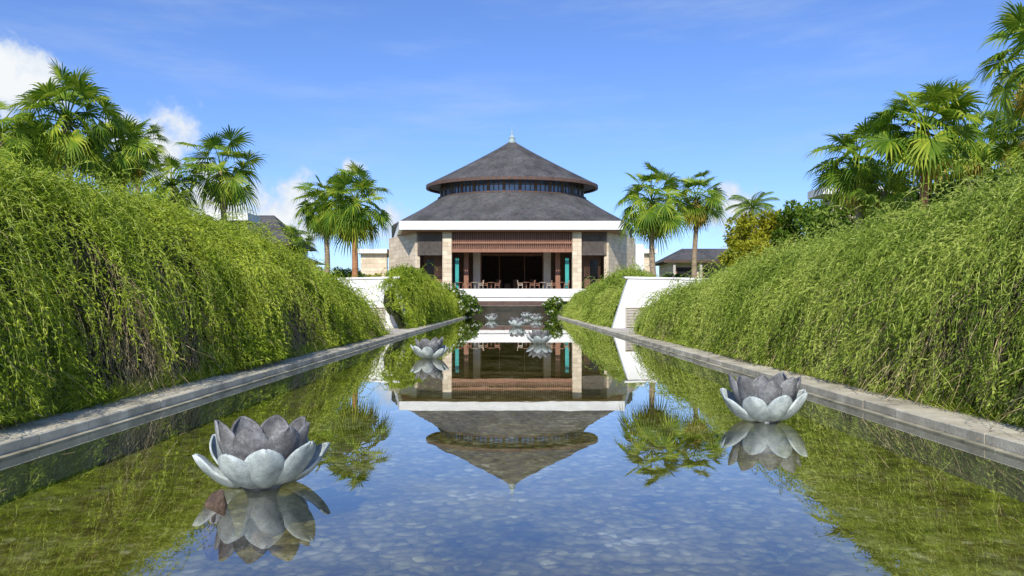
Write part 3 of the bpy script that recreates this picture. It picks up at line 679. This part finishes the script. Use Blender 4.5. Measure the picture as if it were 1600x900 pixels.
fan_palm(1626,95,20,1.85,'highest fan palm whose fronds enter at the upper right corner',15,30,.4,dry=4,fan=.45)
fan_palm(1620,205,24,1.5,'low fan palm beneath the highest palm at the right edge',16,28,.2,dry=8)
def feather_palm(px,py,D,Rr,label,seed):
    x=wx(px,D); zc=wz(py,D); z0=gz(x,D); root=empty('coconut_palm',(x,D,z0),label,'palm tree')
    MB().tube([(x+.3,D,z0-.1),(x+.2,D,z0+(zc-z0)*.5),(x,D,zc)],[.22,.15,.12],9).build('trunk',M['trunk'],root,smooth=True)
    cr=MB()
    for k in range(20):
        az=k*2.4; el=R(75)-R(85)*(k/20); p=Vector((x,D,zc)); pts=[p.copy()]; e=el
        for i in range(8):
            d=Vector((math.cos(az)*math.cos(e),math.sin(az)*math.cos(e),math.sin(e))); p=p+d*Rr/8; pts.append(p.copy()); e-=.17
        cr.tube(pts,[.04]*4+[.02]*5,4); s=Vector((-math.sin(az),math.cos(az),0))
        for i in range(1,8):
            for h in range(3):
                b=pts[i].lerp(pts[min(i+1,8)],h/3); ax=(pts[min(i+1,8)]-pts[i-1]).normalized()
                for sg in (-1,1):
                    L=.75*math.sin(PI*(i+h/3)/9.2)**.6*Rr/2.4; t=b+s*sg*L*.75+ax*L*.45-Vector((0,0,L*.45)); w=ax*.035*Rr/2
                    m=b.lerp(t,.5)+Vector((0,0,.06)); cr.add([b,m-w,t,m+w],[(0,1,2,3)])
    cr.build('crown',M['palm'],root)
feather_palm(1176,326,60,2.2,'feathery coconut palm behind the trees on the right',3)

# ------------------------------------------------------------ leafy trees and shrubs
def leafy(name,label,cat,x,y,z0,z1,rx,rz,ncl,nl,mat,L,W,seed,flowers=0,trunk=True):
    r=np.random.default_rng(seed); root=empty(name,(x,y,z0),label,cat); zc=z1-rz
    if trunk:
        t=MB().tube([(x,y,z0-.1),(x+.05,y,z0+(zc-z0)*.6),(x,y,zc)],[.05*rx+.03,.04*rx+.02,.03*rx+.01],7)
        for k in range(6):
            a=k*1.05+seed; t.tube([(x,y,z0+(zc-z0)*.6),(x+math.cos(a)*rx*.35,y+math.sin(a)*rx*.35,zc),(x+math.cos(a)*rx*.7,y+math.sin(a)*rx*.7,zc+rz*.4)],[.025*rx+.01,.02*rx,.008*rx],5)
        t.build('trunk',M['trunk'],root)
    d=unit(r.normal(size=(ncl,3))); q=r.uniform(.45,1,ncl)**.6; c=d*q[:,None]*np.array([rx,rx,rz])*r.uniform(.8,1.1,(ncl,1)); c=c[c[:,2]>-rz*.75]; ncl=len(c)
    idx=r.integers(0,ncl,nl); cs=r.uniform(.14,.3,ncl)[idx]*rx
    e=unit(r.normal(size=(nl,3)))*(r.uniform(.3,1,nl)**.5*cs)[:,None]
    P=np.array([x,y,zc])+c[idx]+e*np.array([1,1,.75]); P[:,2]=np.maximum(P[:,2],z0+.02)
    A=unit(e)+r.normal(0,.5,(nl,3))+np.array([0,0,-.15])
    V=leaves(P,A,L*r.uniform(.7,1.3,nl),W*r.uniform(.8,1.2,nl)); quadmesh('crown',V,mat,root)
    if flowers:
        sel=r.integers(0,nl,flowers); Pf=P[sel]+unit(P[sel]-np.array([x,y,zc]))*.08; Vf=[]
        for k in range(5):
            a=k*2*PI/5; A=np.stack([np.full(flowers,math.cos(a)),np.full(flowers,-.5),np.full(flowers,math.sin(a))],-1); Vf.append(leaves(Pf,A,.11,.045))
        quadmesh('flowers',np.concatenate(Vf),M['flower'],root)
leafy('broadleaf_tree','yellow green bushy tree behind the far end of the right hedge','tree',wx(1190,42),42,2.4,6.3,2.1,2.0,80,12000,M['tree_y'],.20,.06,1)
leafy('broadleaf_tree','darker green tree right of the yellow green bushy one','tree',wx(1268,40),40,2.4,6.6,1.8,2.0,70,9000,M['tree_g'],.2,.06,2)
leafy('broadleaf_tree','low olive tree in front of the yellow green bushy one','tree',wx(1180,37.6),37.6,2.4,4.3,1.2,.95,50,7000,M['tree_y'],.15,.045,3)
leafy('broadleaf_tree','dark tree behind the low palm on the left bank','tree',wx(235,45),45,2.4,6.9,2.6,2.0,70,8000,M['tree_g'],.22,.07,4)
leafy('broadleaf_tree','dark tree behind the big palm cluster on the right bank','tree',wx(1350,36),36,2.4,6.4,2.6,2.0,80,9000,M['tree_g'],.22,.07,6)
leafy('broadleaf_tree','dark tree behind the palms near the right edge','tree',wx(1530,34),34,2.4,7.4,3.0,2.4,90,10000,M['tree_g'],.22,.07,9)
leafy('broadleaf_tree','dark tree behind the big palm cluster on the left bank','tree',wx(90,38),38,2.4,7.2,3.0,2.4,80,9000,M['tree_g'],.22,.07,7)
for i,(px,D,rx,h,lab) in enumerate([(706,66,1.4,2.8,'white flowering shrub at the left end of the terrace steps'),(732,69,1.0,2.1,'white flowering shrub overhanging the left pool corner'),(864,68,.8,1.8,'white flowering shrub at the right pool corner'),(690,72,1.4,3.1,'tallest white flowering shrub left of the terrace steps')]):
    x=wx(px,D)
    leafy('flowering_shrub',lab,'shrub',x,D,.1 if abs(x)<5 else gz(x,D),h,rx,h*.5,40,3500,M['tree_g'],.2,.06,20+i,flowers=170,trunk=True)
for i,(px,D,h,lab) in enumerate([(560,60,1.0,'low shrub left of the pavilion wing wall'),(590,58,1.0,'clipped shrub nearest the left limestone wall'),(540,52,1.2,'low shrub under the left palm pair'),(1000,60,1.0,'low shrub before the right limestone wall'),(1055,55,.8,'low shrub under the right palm pair'),(480,58,1.6,'shrub left of the left palm pair')]):
    x=wx(px,D); z=gz(x,D); leafy('green_shrub',lab,'shrub',x,D,z,z+h,h*.95,h*.55,30,2500,M['tree_y'] if i%2 else M['tree_g'],.16,.05,40+i,trunk=False)

# ------------------------------------------------------------ world, sun, camera
SE,SA=R(38),R(-170)
sd=Vector((math.sin(SA)*math.cos(SE),math.cos(SA)*math.cos(SE),math.sin(SE)))
w=bpy.data.worlds.new('World'); scene.world=w; w.use_nodes=True; nt=w.node_tree; L=nt.links.new
bg=nt.nodes['Background']; bg.inputs[1].default_value=.15
sky=nd(nt,'ShaderNodeTexSky',sky_type='NISHITA'); sky.sun_disc=False; sky.sun_elevation=SE; sky.sun_rotation=SA; sky.air_density=1.0; sky.dust_density=.4; sky.ozone_density=3.0
hs=nd(nt,'ShaderNodeMix',data_type='RGBA',blend_type='MULTIPLY'); hs.inputs[0].default_value=1; hs.inputs[7].default_value=(.70,.85,1.22,1); L(sky.outputs[0],hs.inputs[6])
tc=nd(nt,'ShaderNodeTexCoord'); dirv=tc.outputs['Generated']
cur=None
for px,py,rp in [(0,118,68),(45,135,58),(98,158,38),(255,234,74),(190,203,50),(320,263,44),(455,294,60),(430,345,90),(548,263,20),(610,340,45),(330,335,85),(1150,330,50)]:
    v=Vector(((px-CX)/F,1,(HY-py)/F)).normalized()
    ds=nd(nt,'ShaderNodeVectorMath',operation='DISTANCE'); L(dirv,ds.inputs[0]); ds.inputs[1].default_value=v
    mm=nd(nt,'ShaderNodeMath',operation='MULTIPLY_ADD'); mm.inputs[1].default_value=-F/rp; mm.inputs[2].default_value=1; L(ds.outputs['Value'],mm.inputs[0])
    if cur is None: cur=mm.outputs[0]
    else:
        mx=nd(nt,'ShaderNodeMath',operation='MAXIMUM'); L(cur,mx.inputs[0]); L(mm.outputs[0],mx.inputs[1]); cur=mx.outputs[0]
cl=nd(nt,'ShaderNodeMath',operation='MAXIMUM'); cl.inputs[1].default_value=-1; L(cur,cl.inputs[0])
nz=nd(nt,'ShaderNodeTexNoise',Scale=16,Detail=10,Roughness=.6); L(dirv,nz.inputs['Vector'])
a=nd(nt,'ShaderNodeMath',operation='MULTIPLY_ADD'); a.inputs[1].default_value=3.2; L(nz.outputs['Fac'],a.inputs[0])
b=nd(nt,'ShaderNodeMath',operation='SUBTRACT'); b.inputs[1].default_value=1.6; L(cl.outputs[0],b.inputs[0]); L(b.outputs[0],a.inputs[2])
mr=nd(nt,'ShaderNodeMapRange',interpolation_type='SMOOTHSTEP'); mr.inputs[1].default_value=.08; mr.inputs[2].default_value=.75; L(a.outputs[0],mr.inputs[0])
mp=nd(nt,'ShaderNodeMapping'); mp.inputs['Scale'].default_value=(1.6,1.6,9); mp.inputs['Rotation'].default_value=(0,R(14),0); L(dirv,mp.inputs['Vector'])
n3=nd(nt,'ShaderNodeTexNoise',Scale=2.2,Detail=8,Roughness=.62); L(mp.outputs[0],n3.inputs['Vector'])
m3=nd(nt,'ShaderNodeMapRange',interpolation_type='SMOOTHSTEP'); m3.inputs[1].default_value=.42; m3.inputs[2].default_value=.8; m3.inputs[4].default_value=.36; L(n3.outputs['Fac'],m3.inputs[0])
mxc=nd(nt,'ShaderNodeMath',operation='MAXIMUM'); L(mr.outputs[0],mxc.inputs[0]); L(m3.outputs[0],mxc.inputs[1])
ccr=nd(nt,'ShaderNodeMix',data_type='RGBA'); ccr.inputs[6].default_value=(3.6,4.5,5.9,1); ccr.inputs[7].default_value=(6.1,6.3,6.5,1)
mr4=nd(nt,'ShaderNodeMapRange'); mr4.inputs[1].default_value=.15; mr4.inputs[2].default_value=1.0; L(a.outputs[0],mr4.inputs[0]); L(mr4.outputs[0],ccr.inputs[0])
fin=nd(nt,'ShaderNodeMix',data_type='RGBA'); L(mxc.outputs[0],fin.inputs[0]); L(hs.outputs[2],fin.inputs[6]); L(ccr.outputs[2],fin.inputs[7])
L(fin.outputs[2],bg.inputs[0])
sl=bpy.data.lights.new('Sun','SUN'); sl.energy=5.0; sl.angle=R(.5); sl.color=(1,.95,.85)
so=bpy.data.objects.new('Sun',sl); C.objects.link(so); so.rotation_euler=(-sd).to_track_quat('-Z','Y').to_euler(); so.location=(-20,-30,40)
cam=bpy.data.cameras.new('Camera'); co=bpy.data.objects.new('Camera',cam); C.objects.link(co); co.location=(0,0,CH); co.rotation_euler=(R(90),0,0)
cam.sensor_width=36; cam.lens=F/1600*36; cam.shift_y=(HY-450)/1600; cam.clip_start=.05; cam.clip_end=5000
scene.camera=co
scene.view_settings.view_transform='Standard'; scene.view_settings.look='None'; scene.view_settings.exposure=0
